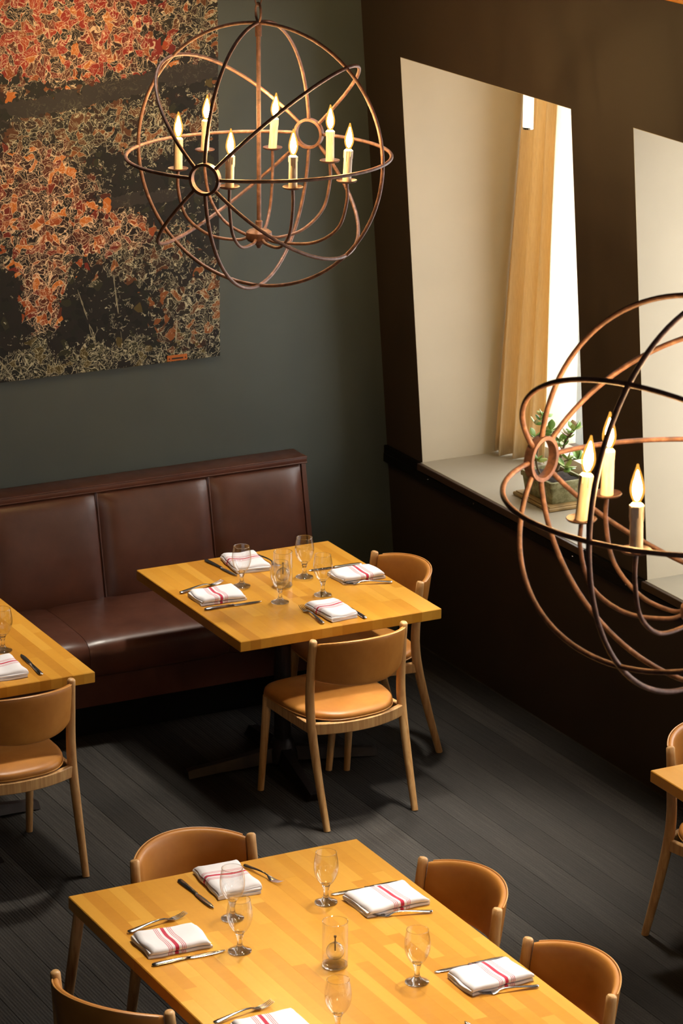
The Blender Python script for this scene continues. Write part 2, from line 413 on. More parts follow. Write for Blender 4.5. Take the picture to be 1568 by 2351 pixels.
    tw = mx(twig(1.40, -.32, .12, .46), twig(1.50, -.12, .1, .45), twig(1.74, .05, .08, .32), twig(.98, -.7, -.1, .14))
    ln = mx(ln, t.math('MULTIPLY', tw, .6))
    lc = t.mix(warm, lin(190,186,160), lin(236,208,176))
    c = t.mix(t.math('MULTIPLY', ln, .85), c, lc)
    t.P(Base_Color=c, Roughness=.6, Specular_IOR_Level=.3); t.bump(t.noise(v3, 700, 1), .1, .001); return t.m
M['painting'] = painting_m()
M['canvas_edge'] = plain('dark_canvas_edge', lin(34,30,28), .8)

# ------------------------------------------------------------------ the setting
def struct(o): o['kind'] = 'structure'; return o
fl = struct(MB().box(XL, XOUT, YF, YB, -.2, -.004).build('floor', M['carpet'], smooth=False))
# carpet laid in long planks
x = 2.6; i = 0
strip_mesh = MB().bbox(-.0618, .0618, -3.3, 3.3, -.012, 0, .0009).mesh('carpet_plank', M['carpet'], smooth=False)
while x < XW-.03:
    o = link('carpet_plank', strip_mesh, fl); o.location = (x, YB-3.31, 0); x += .125
struct(MB().box(XL, XOUT+.3, YB, YB+.2, -.2, ZC).build('wall_back', M['wall_back'], smooth=False))
struct(MB().box(XL-.2, XOUT+.3, YF-.2, YB+.2, ZC, ZC+.2).build('ceiling', M['ceiling'], smooth=False))
struct(MB().box(XL-.2, XL, YF-.2, YB+.2, -.2, ZC).build('wall_left', M['wall_far'], smooth=False))
mb = MB(); za, zb = ADDED_FILLW[0][3], ADDED_FILLW[0][4]
mb.box(XL, XOUT+.3, YF-.2, YF, -.2, za); mb.box(XL, XOUT+.3, YF-.2, YF, zb, ZC)
xs = [XL]+[q for f_ in ADDED_FILLW for q in (f_[1], f_[2])]+[XOUT+.3]
for a, b in zip(xs[0::2], xs[1::2]): mb.box(a, b, YF-.2, YF, za, zb)
struct(mb.build('wall_front', M['wall_far'], smooth=False))

def wprism(mb, y0, y1, z0, z1, dx=0.0, xo=XOUT):
    mb.add([(wallx(z0)-dx,y0,z0),(xo,y0,z0),(xo,y1,z0),(wallx(z0)-dx,y1,z0),(wallx(z1)-dx,y0,z1),(xo,y0,z1),(xo,y1,z1),(wallx(z1)-dx,y1,z1)],
           [(0,3,2,1),(4,5,6,7),(0,1,5,4),(1,2,6,5),(2,3,7,6),(3,0,4,7)])
mb = MB(); wprism(mb, YF, YB, -.2, SILL-.012); wprism(mb, YF, YB, HEAD+.002, ADDED_CLER[0]); wprism(mb, YF, YB, ADDED_CLER[1], ZC)
ys = [YB]+[q for (a, b) in WINS for q in (b+.002, a-.002)]+[YF]
for a, b in zip(ys[0::2], ys[1::2]): wprism(mb, b, a, SILL-.012, HEAD+.002); wprism(mb, b, a, ADDED_CLER[0], ADDED_CLER[1])
struct(mb.build('wall_right', M['wall_right'], smooth=False))

for n, (a, b) in enumerate(WINS[:4]):
    win = empty('window_%d' % (n+1), (0, 0, 0)); win['kind'] = 'structure'
    m = MB(); wprism(m, b, b+.002, SILL-.012, HEAD+.002, -.0005); m.build('jamb', M['jamb'], win, smooth=False)
    m = MB(); wprism(m, a-.002, a, SILL-.012, HEAD+.002, -.0005); m.build('jamb', M['jamb'], win, smooth=False)
    m = MB(); wprism(m, a, b, HEAD, HEAD+.002, -.0005); m.build('soffit', M['jamb'], win, smooth=False)
    m = MB(); m.bbox(wallx(SILL)-.012, XOUT-.06, a, b, SILL-.012, SILL, .002); m.build('sill_board', M['sill'], win, smooth=False)
    m = MB(); m.bbox(wallx(SILL)-.028, wallx(SILL)-.0005, a-.002, b+.002, SILL-.034, SILL-.002, .002); m.build('sill_nosing', M['brown_trim'], win, smooth=False)
    m = MB(); fw_ = .05
    m.box(XPANE-.03, XPANE+.03, a, b, SILL, SILL+fw_); m.box(XPANE-.03, XPANE+.03, a, b, HEAD-fw_, HEAD)
    m.box(XPANE-.03, XPANE+.03, a, a+fw_, SILL+fw_, HEAD-fw_); m.box(XPANE-.03, XPANE+.03, b-fw_, b, SILL+fw_, HEAD-fw_)
    m.build('window_frame', M['frame'], win, smooth=False)
    MB().box(XPANE-.003, XPANE+.003, a+fw_, b-fw_, SILL+fw_, HEAD-fw_).build('pane', M['pane'], win, smooth=False)

# black rail under the sills, with screw heads
m = MB(); z0, z1 = .843, .915
m.bbox(wallx(z1)-.020, XW-.0, YF+.02, YB-.001, z0, z1-.03, .002)
for a, b in [(WINS[0][1]+.004, YB-.001)]+[(WINS[i+1][1]+.004, WINS[i][0]-.004) for i in range(4)]:
    m.bbox(wallx(z1)-.018, XW-.05, a, b, z1-.0305, z1+.006, .002)
rail = struct(m.build('trim_1', M['black_trim'], smooth=False))
sm = MB().lathe([(0, .003), (.004, .002), (.005, 0)], 10).mesh('screw', M['steel'])
for k_ in range(9):
    o = link('screw', sm, rail); o.location = (wallx(z1)-.0195, 12.10-.42*k_, z0+.026); o.rotation_euler = (0, R(-90), 0)
# timber beam along the top of the dark wall
struct(MB().bbox(wallx(3.5)-.012, wallx(3.3)+.02, YF+.02, YB-.001, 3.318, 3.62, .004).build('trim_2', M['beam'], smooth=False))

# ------------------------------------------------------------------ painting
pa = empty('canvas_painting', (3.90, YB-.046, 1.455))
PW, PH = 1.962, 1.90
MB().bbox(0, PW, 0, .0455, 0, PH, .003, 2).build('canvas', M['painting'], pa, smooth=False)
pl = MB().bbox(1.70, 1.798, -.004, -.0002, .004, .031, .001).build('plaque', M['copper'], pa, smooth=False)
MB().bbox(1.722, 1.778, -.0052, -.0041, .012, .019, .0003).build('engraved_line', M['dark_ink'], pl, smooth=False)
for xx in (1.711, 1.789):
    o = MB().lathe([(0, .002), (.003, .001), (.0035, 0)], 10).build('pin', M['dark_ink'], pl); o.location = (xx, -.0041, .0155); o.rotation_euler = (R(90), 0, 0)
tag(pa, 'large canvas of white-outlined autumn leaves hanging on the dark wall', 'painting')

# ------------------------------------------------------------------ banquette
bq = empty('banquette', (0, 0, 0))
BX0, BX1 = 2.85, 6.245
def pad_panel(mb, x0, x1, prof, puff=.018):
    "upholstered panel swept along a (y,z) profile, puffed out toward the sitter"
    nx = 16; rows = []
    m_ = len(prof)
    for i in range(nx+1):
        u = i/nx; e = min(u, 1-u)*(x1-x0); px = 1-math.exp(-e/.03); rows.append([])
        for j, (y, z, ny, nz, pf) in enumerate(prof):
            d = puff*px*pf; rows[-1].append((x0+(x1-x0)*u, y+ny*d, z+nz*d))
    vs = [p for r_ in rows for p in r_]; fs = []
    for i in range(nx):
        for j in range(m_-1): fs.append((i*m_+j, (i+1)*m_+j, (i+1)*m_+j+1, i*m_+j+1))
    mb.add(vs, fs)
# back panels: face leans from (12.30, .44) to (12.405, .935)
yb0, yb1, zb0, zb1 = 12.30, 12.402, .43, .932
dn = Vector((0, -(zb1-zb0), (yb1-yb0))).normalized()
prof = [(12.46, zb1+.0, 0, 0, 0)]
for j in range(25):
    s_ = 1-j/24; e = min(s_, 1-s_)*.51; pf = (1-math.exp(-e/.028))
    prof.append((yb0+(yb1-yb0)*s_, zb0+(zb1-zb0)*s_, dn.y, dn.z, pf))
prof.append((12.46, zb0, 0, 0, 0))
seams = [BX0, 3.58, 4.124, 4.668, 5.212, 5.756, BX1-.024]
for a, b in zip(seams, seams[1:]):
    m = MB(); pad_panel(m, a+.0015, b-.0015, prof, .030); m.build('back_panel', M['brown'], bq, ang=60)
for a in seams[1:-1]:
    m = MB(); m.tube([(a, yb0+(yb1-yb0)*t_-.006, zb0+(zb1-zb0)*t_) for t_ in [k_/10 for k_ in range(11)]], .0035, 8); m.build('seam_welt', M['brown'], bq)
# end border + back body + cap with piping
m = MB(); m.add([(BX1-.022, yb0-.006, zb0), (BX1, yb0-.006, zb0), (BX1, yb1-.006, zb1), (BX1-.022, yb1-.006, zb1), (BX1-.022, YB-.002, zb0-.42), (BX1, YB-.002, zb0-.42), (BX1, YB-.002, zb1), (BX1-.022, YB-.002, zb1), (BX1-.022, yb0-.006, zb0-.42), (BX1, yb0-.006, zb0-.42)],
    [(0,1,2,3), (0,8,9,1), (1,9,5,6,2), (0,3,7,4,8), (3,2,6,7), (4,7,6,5), (8,4,5,9)])
m.build('end_panel', M['brown'], bq, smooth=False)
MB().box(BX0, BX1-.023, 12.46, YB-.002, .02, zb1).build('back_body', M['brown'], bq, smooth=False)
MB().bbox(BX0, BX1+.004, yb1-.016, YB-.002, zb1+.002, zb1+.034, .006, 2).build('top_cap', M['brown'], bq, ang=60)
for zz in (zb1+.004, zb1+.031):
    MB().tube([(BX0, yb1-.015, zz), (BX1+.002, yb1-.015, zz)], .0038, 8).build('piping', M['brown'], bq)
# seat: cushion segments, apron, plinth
def seat_prof():
    p = [(12.40, .46), (12.30, .462), (12.15, .468), (12.0, .466), (11.90, .462), (11.845, .453), (11.815, .436), (11.802, .41), (11.80, .38), (11.802, .345), (11.812, .315), (11.83, .302), (11.86, .298)]
    return [(v.y, v.z) for v in spline([(0, a, b) for a, b in p], 3)]
sp = seat_prof(); mprof = []
for j, (y, z) in enumerate(sp):
    a = sp[max(j-1, 0)]; b = sp[min(j+1, len(sp)-1)]; ty, tz = b[0]-a[0], b[1]-a[1]; L = math.hypot(ty, tz); mprof.append((y, z, tz/L, -ty/L, 1.0 if j > 2 else .3))
sseam = [BX0, 3.60, 4.26, 4.92, 5.58, BX1-.002]
for a, b in zip(sseam, sseam[1:]):
    m = MB(); pad_panel(m, a+.001, b-.001, mprof, .010)
    n0 = len(mprof)
    m.f.append(tuple(range(n0))); m.f.append(tuple(len(m.v)-1-k_ for k_ in range(n0)))
    m.build('seat_cushion', M['brown'], bq, ang=60)
MB().bbox(BX0, BX1-.004, 11.872, 12.2, .142, .300, .003).build('apron', M['brown'], bq, smooth=False)
MB().bbox(BX0, BX1-.03, 11.905, 12.3, .001, .145, .003).build('plinth', M['black_trim'], bq, smooth=False)
tag(bq, 'dark oxblood leather banquette bench along the back wall', 'bench')

# ------------------------------------------------------------------ tables
def stave_mesh(ww, L, th, fl_):
    bm = bmesh.new(); bmesh.ops.create_cube(bm, size=1); hx, hy, hz = ww/2-.00004, L/2-.00005, th/2
    for v in bm.verts: v.co = Vector((v.co.x*2*hx, v.co.y*2*hy, v.co.z*2*hz))
    es = []
    for e in bm.edges:
        a, b = e.verts[0].co, e.verts[1].co; same = [abs(a[k_]-b[k_]) < 1e-7 for k_ in range(3)]
        sides = [(same[0] and a.x < 0 and fl_[0]), (same[0] and a.x > 0 and fl_[1]), (same[1] and a.y < 0 and fl_[2]), (same[1] and a.y > 0 and fl_[3])]
        if (same[2] and any(sides)) or (not same[2] and sum(sides) == 2): es.append(e)
    if es: bmesh.ops.bevel(bm, geom=es, offset=.0028, segments=1, affect='EDGES', profile=.5)
    me = bpy.data.meshes.new('stave'); bm.to_mesh(me); bm.free(); me.materials.append(M['maple']); return me
def stave_table(name, x0, x1, y0, y1, label, base_at, seed, ztop=.75, th=.045, wst=.0462):
    rnd = random.Random(seed)
    t = empty(name, ((x0+x1)/2, (y0+y1)/2, 0)); cx, cy = (x0+x1)/2, (y0+y1)/2
    core = MB().box(x0-cx+.004, x1-cx-.004, y0-cy+.004, y1-cy-.004, ztop-th+.006, ztop-.006).build('tabletop', M['maple'], t, smooth=False)
    n = max(1, round((x1-x0)/wst)); ww = (x1-x0)/n; cache = {}
    for i in range(n):
        xa = x0+i*ww-cx; y = y0-cy; first = True
        while y < y1-cy-1e-6:
            L = rnd.choice((.34, .46, .58, .72, .86)); L = L*.55 if first else L; first = False
            if y1-cy-(y+L) < .16: L = y1-cy-y
            fl_ = (i == 0, i == n-1, abs(y-(y0-cy)) < 1e-6, abs(y+L-(y1-cy)) < 1e-6); key = (round(L, 4), fl_)
            if key not in cache: cache[key] = stave_mesh(ww, L, th, fl_)
            o = link('stave', cache[key], core); o.location = (xa+ww/2, y+L/2, ztop-th/2+rnd.uniform(-.00012, .00012)); y += L
    for (bx, by, br) in base_at:
        bx -= cx; by -= cy
        m = MB(); m.tube([(bx, by, .10), (bx, by, ztop-th-.02)], .036, 20); m.build('column', M['iron'], t)
        m = MB(); m.lathe([(0, .03), (.07, .03), (.062, .07), (.045, .12), (.036, .13)], 20, (bx, by, 0)); m.build('hub', M['iron'], t)
        MB().bbox(bx-.2, bx+.2, by-.2, by+.2, ztop-th-.02, ztop-th, .003).build('mounting_plate', M['iron'], t, smooth=False)
        for q in range(4):
            a = br+q*PI/2; d = Vector((math.cos(a), math.sin(a), 0)); e = Vector((-d.y, d.x, 0)); c = Vector((bx, by, 0))
            rings = []
            for (s_, wd, zl, zt) in ((.03, .040, .035, .095), (.16, .034, .022, .070), (.30, .030, .012, .048), (.40, .032, .004, .036), (.42, .030, .002, .030)):
                p = c+d*s_; rings.append([p+e*wd+Vector((0,0,zl)), p-e*wd+Vector((0,0,zl)), p-e*wd*.55+Vector((0,0,zt)), p+e*wd*.55+Vector((0,0,zt))])
            MB().loft(rings).build('foot', M['iron'], t, smooth=False)
    if not base_at:   # splayed round oak legs at the corners
        for sx in (-1, 1):
            for sy in (-1, 1):
                a = Vector((sx*((x1-x0)/2-.028), sy*((y1-y0)/2-.028), ztop-th)); b = a+Vector((sx*.075, sy*.075, 0)); b.z = 0
                MB().tube([a.lerp(b, k_/8) for k_ in range(9)], [.0195-.005*k_/8 for k_ in range(9)], 16, up0=(1,0,0)).build('leg', M['oak'], t)
        MB().bbox(x0-cx+.05, x1-cx-.05, y0-cy+.05, y1-cy-.05, ztop-th-.02, ztop-th, .003).build('mounting_frame', M['iron'], t, smooth=False)
    tag(t, label, 'table', 'butcher block dining tables'); return t
T1 = (5.148, 6.066, 10.795, 11.82)
stave_table('dining_table', *T1, 'square honey wood table fully in view in front of the banquette', [(5.545, 11.22, R(-8))], 3)
TL = (3.58, 4.495, 10.736, 11.735)
stave_table('dining_table', *TL, 'honey wood table cut off by the left edge beside the banquette', [(4.03, 11.2, R(8))], 5)
TN = (3.585, 4.642, 6.98, 8.825)
stave_table('dining_table', *TN, 'long honey wood table in the foreground laid for several guests', [], 9)
TR = (5.869, 6.70, 7.95, 8.903)
stave_table('dining_table', *TR, 'honey wood table whose corner shows at the right edge by the window wall', [(6.33, 8.4, R(45))], 12)

# ------------------------------------------------------------------ chairs
def seat_outline(sc=1.0, n=48):
    pts = []
    for k_ in range(n):
        a = 2*PI*k_/n; c, s_ = math.cos(a), math.sin(a)
        if s_ >= 0:
            e = 2/4.2; px = .240*math.copysign(abs(c)**e, c); py = .02+.222*abs(s_)**e
        else:
            e = 2/2.9; px = .240*math.copysign(abs(c)**e, c); py = .02-.270*abs(s_)**e
            px *= 1-.07*abs(s_)
        pts.append((px*sc, .02+(py-.02)*sc))
    return pts
def make_chair():
    t = empty('dining_chair')
    # rear legs running up into the back posts, front legs
    for s_ in (-1, 1):
        p = spline([(s_*.222, -.306, 0), (s_*.226, -.247, .20), (s_*.228, -.197, .40), (s_*.2285, -.182, .52), (s_*.228, -.190, .66), (s_*.226, -.203, .776)], 5)
        n = len(p); rad = []
        for i in range(n):
            q = i/(n-1); rad.append(.0145+.0055*math.sin(min(q/.55, 1)*PI/2) - (.0035*max(0, (q-.55)/.45)))
        p.append(p[-1]+Vector((0, -.001, .005))); rad.append(rad[-1]*.78); p.append(p[-1]+Vector((0, -.0004, .002))); rad.append(rad[-2]*.35)
        MB().tube(p, rad, 14, up0=(1,0,0)).build('leg', M['oak'], t)
        p = spline([(s_*.222, .212, 0), (s_*.218, .190, .22), (s_*.212, .172, .428)], 5)
        MB().tube(p, [.0140+.0062*i/(len(p)-1) for i in range(len(p))], 14, up0=(1,0,0)).build('leg', M['oak'], t)
    # rails
    def rail(pts, h, w, name):
        P = [Vector(p) for p in pts]; rings = []
        for i, p in enumerate(P):
            d = P[min(i+1, len(P)-1)]-P[max(i-1, 0)]; d.z = 0; e = Vector((-d.y, d.x, 0)).normalized()
            c = .003
            rings.append([p+e*a+Vector((0, 0, b)) for a, b in ((w, -h+c), (w, h-c), (w-c, h), (-w+c, h), (-w, h-c), (-w, -h+c), (-w+c, -h), (w-c, -h))])
        MB().loft(rings).build(name, M['oak'], t, ang=35)
    for s_ in (-1, 1):
        rail([(s_*.213, .165, .407), (s_*.221, .02, .405), (s_*.226, -.185, .403)], .022, .011, 'side_rail')
    rail([(-.205, .170, .405), (0, .176, .405), (.205, .170, .405)], .020, .011, 'front_rail')
    def railp(k_, n=16):
        u = -1+2*k_/n; return (.222*u, -.196-.052*(1-u*u), .404)
    rail([railp(k_) for k_ in range(17)], .0235, .012, 'rear_rail')
    # seat pad
    prof = [(.86, .4265), (.955, .427), (.992, .433), (1.0, .4425), (.992, .4525), (.965, .4595), (.90, .4640), (.75, .4668), (.5, .4685), (.25, .4692)]
    rings = []
    for sc, z in prof: rings.append([(px, py, z-.004*((py-.02)/.23)**2*(sc**2)*0) for px, py in seat_outline(sc)])
    st = MB().loft(rings).build('seat', M['tan'], t, ang=60)
    o_ = [(px, py, .4345) for px, py in seat_outline(.998)]
    MB().tube(o_, .0028, 6, closed=True).build('piping', M['tan_pipe'], st)
    # curved back pad
    half, sag = .212, .106
    rr = (half*half+sag*sag)/(2*sag); am = math.asin(half/rr) if sag <= rr else PI-math.asin(half/rr)
    N = 34; rings = []; topline = []; 
    for i in range(N+1):
        u = -1+2*i/N; a = am*u
        bx = rr*math.sin(a); by = -.188-(rr*math.cos(a)-(rr-sag)); nx, ny = math.sin(a), -math.cos(a)
        zt = .768+.026*(1-u*u); zl = .608-.020*(1-u*u); hh = (zt-zl)/2; zc = (zt+zl)/2
        edge = min(1, (1-abs(u))/.05); th = .0135*(.55+.45*math.sqrt(max(0, 1-(1-edge)**2)))
        ring = []; K_ = 20
        for k_ in range(K_):
            b = 2*PI*k_/K_; c, s_ = math.cos(b), math.sin(b); e1, e2 = 2/3.4, 2/5.5
            ox = th*math.copysign(abs(c)**e1, c); oz = hh*math.copysign(abs(s_)**e2, s_)
            lean = -(oz+zc-.598)*.16
            ring.append((bx+nx*ox, by+ny*ox+lean, zc+oz))
        rings.append(ring); lean = -(zt-.598)*.16
        if abs(u) < .985: topline.append((bx+nx*.0105, by+ny*.0105+lean, zt-.0012))
    bk = MB().loft(rings).build('backrest', M['tan'], t, ang=60)
    MB().tube(topline, .0026, 6).build('piping', M['tan_pipe'], bk)
    return t
chair0 = make_chair(); _used = []
def chair(x, y, deg, wide, label):
    o = chair0 if not _used else copy_tree(chair0); _used.append(1)
    o.location = (x, y, 0); o.rotation_euler = (0, 0, R(deg)); o.scale = (wide, 1, 1); tag(o, label, 'chair', 'tan leather and oak dining chairs'); return o
# the chair's front is its +y side
CH = [
 (5.572, 10.822, 5, .95, 'tan leather chair with its back to us, pulled up to the square table'),
 (5.918, 11.294, 87, 1.0, 'tan leather chair between the square table and the window wall'),
 (4.124, 10.815, 3, .95, 'tan leather chair with its back to us at the left edge'),
 (4.102, 8.742, 184, .98, 'tan leather chair at the far end of the foreground table'),
 (4.536, 8.280, 92, 1.03, 'tan leather chair right of the foreground table, nearer the far end'),
 (4.528, 7.580, 92, 1.03, 'tan leather chair right of the foreground table, lower in the picture'),
 (3.590, 8.148, -64, 1.0, 'tan leather chair left of the foreground table in the bottom corner'),
 (6.272, 8.835, 190, 1.0, 'tan leather chair half seen at the right edge beyond the corner table'),
]
for c_ in CH: chair(*c_)

# ------------------------------------------------------------------ tableware
ZT = .7503
def make_goblet():
    stem = [(0, .0), (.030, 0), (.0365, .0012), (.0372, .003), (.035, .0052), (.024, .0085), (.0135, .0145), (.0088, .024), (.0078, .036), (.0088, .047), (.0118, .053), (.0112, .057), (.0150, .064), (.0165, .0658), (.0120, .0690), (0, .0675)]
    bowl = [(.0166, .0660), (.0250, .0755), (.0335, .091), (.0388, .108), (.0405, .124), (.0395, .142), (.0365, .160), (.0335, .1755)]
    bowl = [(v.x, v.z) for v in spline([(a, 0, b) for a, b in bowl], 3)]
    rim = [(.0336+.0009*math.cos(a), .1757+.0009*math.sin(a)) for a in [2*PI*k_/8 for k_ in range(8)]]
    return MB().lathe(stem, 32).mesh('stem', M['glass']), MB().lathe(bowl, 36).mesh('bowl', M['thin_ware']), MB().lathe(rim, 36, closed=True).mesh('rim', M['glass'])
gob = make_goblet()
GOB = [(5.455, 11.422, 'clear goblet nearest the left napkin on the square table'),
 (5.745, 11.413, 'clear goblet farthest back on the square table'),
 (5.707, 11.168, 'clear goblet beside the right-hand napkin on the square table'),
 (5.506, 11.162, 'clear goblet directly in front of the oil candle on the square table'),
 (3.987, 8.428, 'clear goblet before the far-end napkin on the foreground table'),
 (3.902, 8.197, 'clear goblet near the left knife on the foreground table'),
 (4.310, 8.404, 'clear goblet standing alone toward the far right of the foreground table'),
 (4.290, 7.754, 'clear goblet right of the oil candle on the foreground table'),
 (3.915, 7.554, 'clear goblet cut by the bottom edge below the oil candle'),
 (4.265, 11.121, 'clear goblet at the left edge on the table by the banquette')]
for (x, y, lb) in GOB:
    e = empty('goblet', (x, y, ZT)); link('stem', gob[0], e); bw = link('bowl', gob[1], e); link('rim', gob[2], bw); tag(e, lb, 'glass', 'water goblets')

cyl = MB().lathe([(.0395, .006), (.0395, .1485)], 40).mesh('glass_cylinder', M['thin_ware'])
cylb = MB().lathe([(0, 0), (.038, 0), (.0396, .002), (.0396, .007), (.037, .0075), (0, .0065)], 40).mesh('glass_foot', M['glass'])
cylr = MB().lathe([(.0392+.0011*math.cos(a), .1488+.0011*math.sin(a)) for a in [2*PI*k_/8 for k_ in range(8)]], 40, closed=True).mesh('rim', M['glass'])
ball = [(0, 0)]+[(.0285*math.sin(a), .0285-.0285*math.cos(a)) for a in [PI*k_/16 for k_ in range(3, 15)]]+[(.006, .0555), (.006, .060), (.004, .0605), (.004, .055)]
balli = [(.0262*math.sin(a), .0285-.0262*math.cos(a)) for a in [PI*k_/16 for k_ in range(14, 0, -1)]]+[(0, .0025)]
ballm = MB().lathe(ball+balli, 28).mesh('oil_globe', M['glass'])
wickm = MB().tube([(0, 0, .03), (0, 0, .075)], .0022, 8).lathe([(0, .074), (.0042, .075), (.0045, .080), (0, .082)], 10).mesh('wick', M['wick'])
for (x, y, lb) in ((5.615, 11.355, 'glass cylinder oil candle in the middle of the square table'), (4.121, 7.973, 'glass cylinder oil candle in the middle of the foreground table')):
    e = empty('oil_candle', (x, y, ZT)); gc = link('glass_cylinder', cyl, e); link('rim', cylr, gc); link('glass_foot', cylb, e); link('oil_globe', ballm, e, (0, 0, .020)); link('wick', wickm, e, (0, 0, .020)); tag(e, lb, 'candle', 'oil candles')

# cutlery lies along local +x, handle end at the origin
def flat(mb, secs):
    rings = []
    for (x, hw, z, th) in secs:
        rings.append([(x, -hw, z), (x, -hw*.5, z-th*.35), (x, hw*.5, z-th*.35), (x, hw, z), (x, hw*.55, z+th*.65), (x, -hw*.55, z+th*.65)])
    mb.loft(rings)
def knife_meshes():
    h = MB(); flat(h, [(0, .0035, .004, .004), (.003, .0075, .004, .006), (.012, .0098, .0042, .008), (.04, .0092, .0046, .008), (.09, .0066, .0046, .0078), (.118, .0052, .0044, .0075), (.124, .0062, .0044, .008), (.128, .0062, .0044, .008)])
    b = MB(); flat(b, [(.127, .0058, .0042, .003), (.140, .0085, .0042, .003), (.18, .0096, .0042, .0028), (.215, .0090, .0042, .0026), (.235, .0066, .0042, .0022), (.245, .0030, .0042, .0018), (.2475, .0008, .0042, .0012)])
    return h.mesh('handle', M['steel'], ang=60), b.mesh('blade', M['steel'], ang=60)
kh, kb = knife_meshes()
def fork_meshes():
    h = MB(); flat(h, [(0, .003, .006, .004), (.003, .0072, .006, .005), (.012, .0098, .006, .0052), (.04, .0085, .0085, .005), (.08, .0052, .0125, .0046), (.115, .0036, .0140, .0044), (.135, .0040, .0120, .004), (.146, .0085, .0085, .0032), (.156, .0118, .0055, .0028), (.166, .0122, .0042, .0025)])
    ts = []
    tm = MB(); flat(tm, [(0, .0020, .0042, .0025), (.012, .0017, .0045, .0023), (.030, .0014, .0075, .0020), (.044, .0010, .0125, .0016), (.048, .0004, .0142, .0008)])
    return h.mesh('handle', M['steel'], ang=60), tm.mesh('tine', M['steel'], ang=60)
fh, ft = fork_meshes()
def cutlery(kind, hx, hy, bx, by, label):
    a = math.atan2(by-hy, bx-hx); L = math.hypot(bx-hx, by-hy)
    e = empty(kind, (hx, hy, ZT), a); s_ = 1.0
    if kind == 'table_knife':
        link('handle', kh, e); link('blade', kb, e); s_ = max(.92, min(1.06, L/.2475))
    else:
        link('handle', fh, e)
        for q in (-.0095, -.0032, .0032, .0095): link('tine', ft, e, (.165, q, 0))
        s_ = max(.92, min(1.06, L/.213))
    e.scale = (s_, s_, s_)
    tag(e, label, 'knife' if kind == 'table_knife' else 'fork', 'table knives' if kind == 'table_knife' else 'table forks')
KN = [((5.183, 11.209), (5.438, 11.199), 'steel knife in front of the left napkin on the square table'),
 ((5.463, 11.800), (5.492, 11.545), 'steel knife beside the far napkin on the square table'),
 ((6.040, 11.455), (5.795, 11.474), 'steel knife behind the right napkin on the square table'),
 ((5.724, 10.815), (5.725, 11.062), 'steel knife right of the nearest napkin on the square table'),
 ((3.957, 8.775), (3.963, 8.520), 'steel knife left of the far-end napkin on the foreground table'),
 ((3.613, 8.221), (3.862, 8.217), 'steel knife in front of the left napkin on the foreground table'),
 ((4.597, 8.430), (4.348, 8.446), 'steel knife behind the upper right napkin on the foreground table'),
 ((4.612, 7.776), (4.368, 7.786), 'steel knife behind the lower right napkin on the foreground table'),
 ((4.286, 7.205), (4.286, 7.450), 'steel knife just touching the bottom edge of the picture'),
 ((4.294, 10.790), (4.309, 11.040), 'steel knife near the corner of the table at the left edge')]
for a, b, lb in KN: cutlery('table_knife', *a, *b, lb)
FK = [((5.180, 11.444), (5.400, 11.495), 'steel fork behind the left napkin on the square table'),
 ((5.688, 11.772), (5.708, 11.56), 'steel fork tucked behind the far napkin on the square table'),
 ((6.040, 11.176), (5.840, 11.250), 'steel fork in front of the right napkin on the square table'),
 ((5.539, 10.835), (5.550, 11.060), 'steel fork left of the nearest napkin on the square table'),
 ((4.200, 8.785), (4.242, 8.590), 'steel fork right of the far-end napkin on the foreground table'),
 ((3.642, 8.473), (3.862, 8.512), 'steel fork behind the left napkin on the foreground table'),
 ((4.580, 8.180), (4.388, 8.236), 'steel fork in front of the upper right napkin on the foreground table'),
 ((4.605, 7.556), (4.410, 7.588), 'steel fork in front of the lower right napkin on the foreground table'),
 ((3.613, 7.774), (3.828, 7.814), 'steel fork at the bottom edge on the foreground table')]
for a, b, lb in FK: cutlery('table_fork', *a, *b, lb)

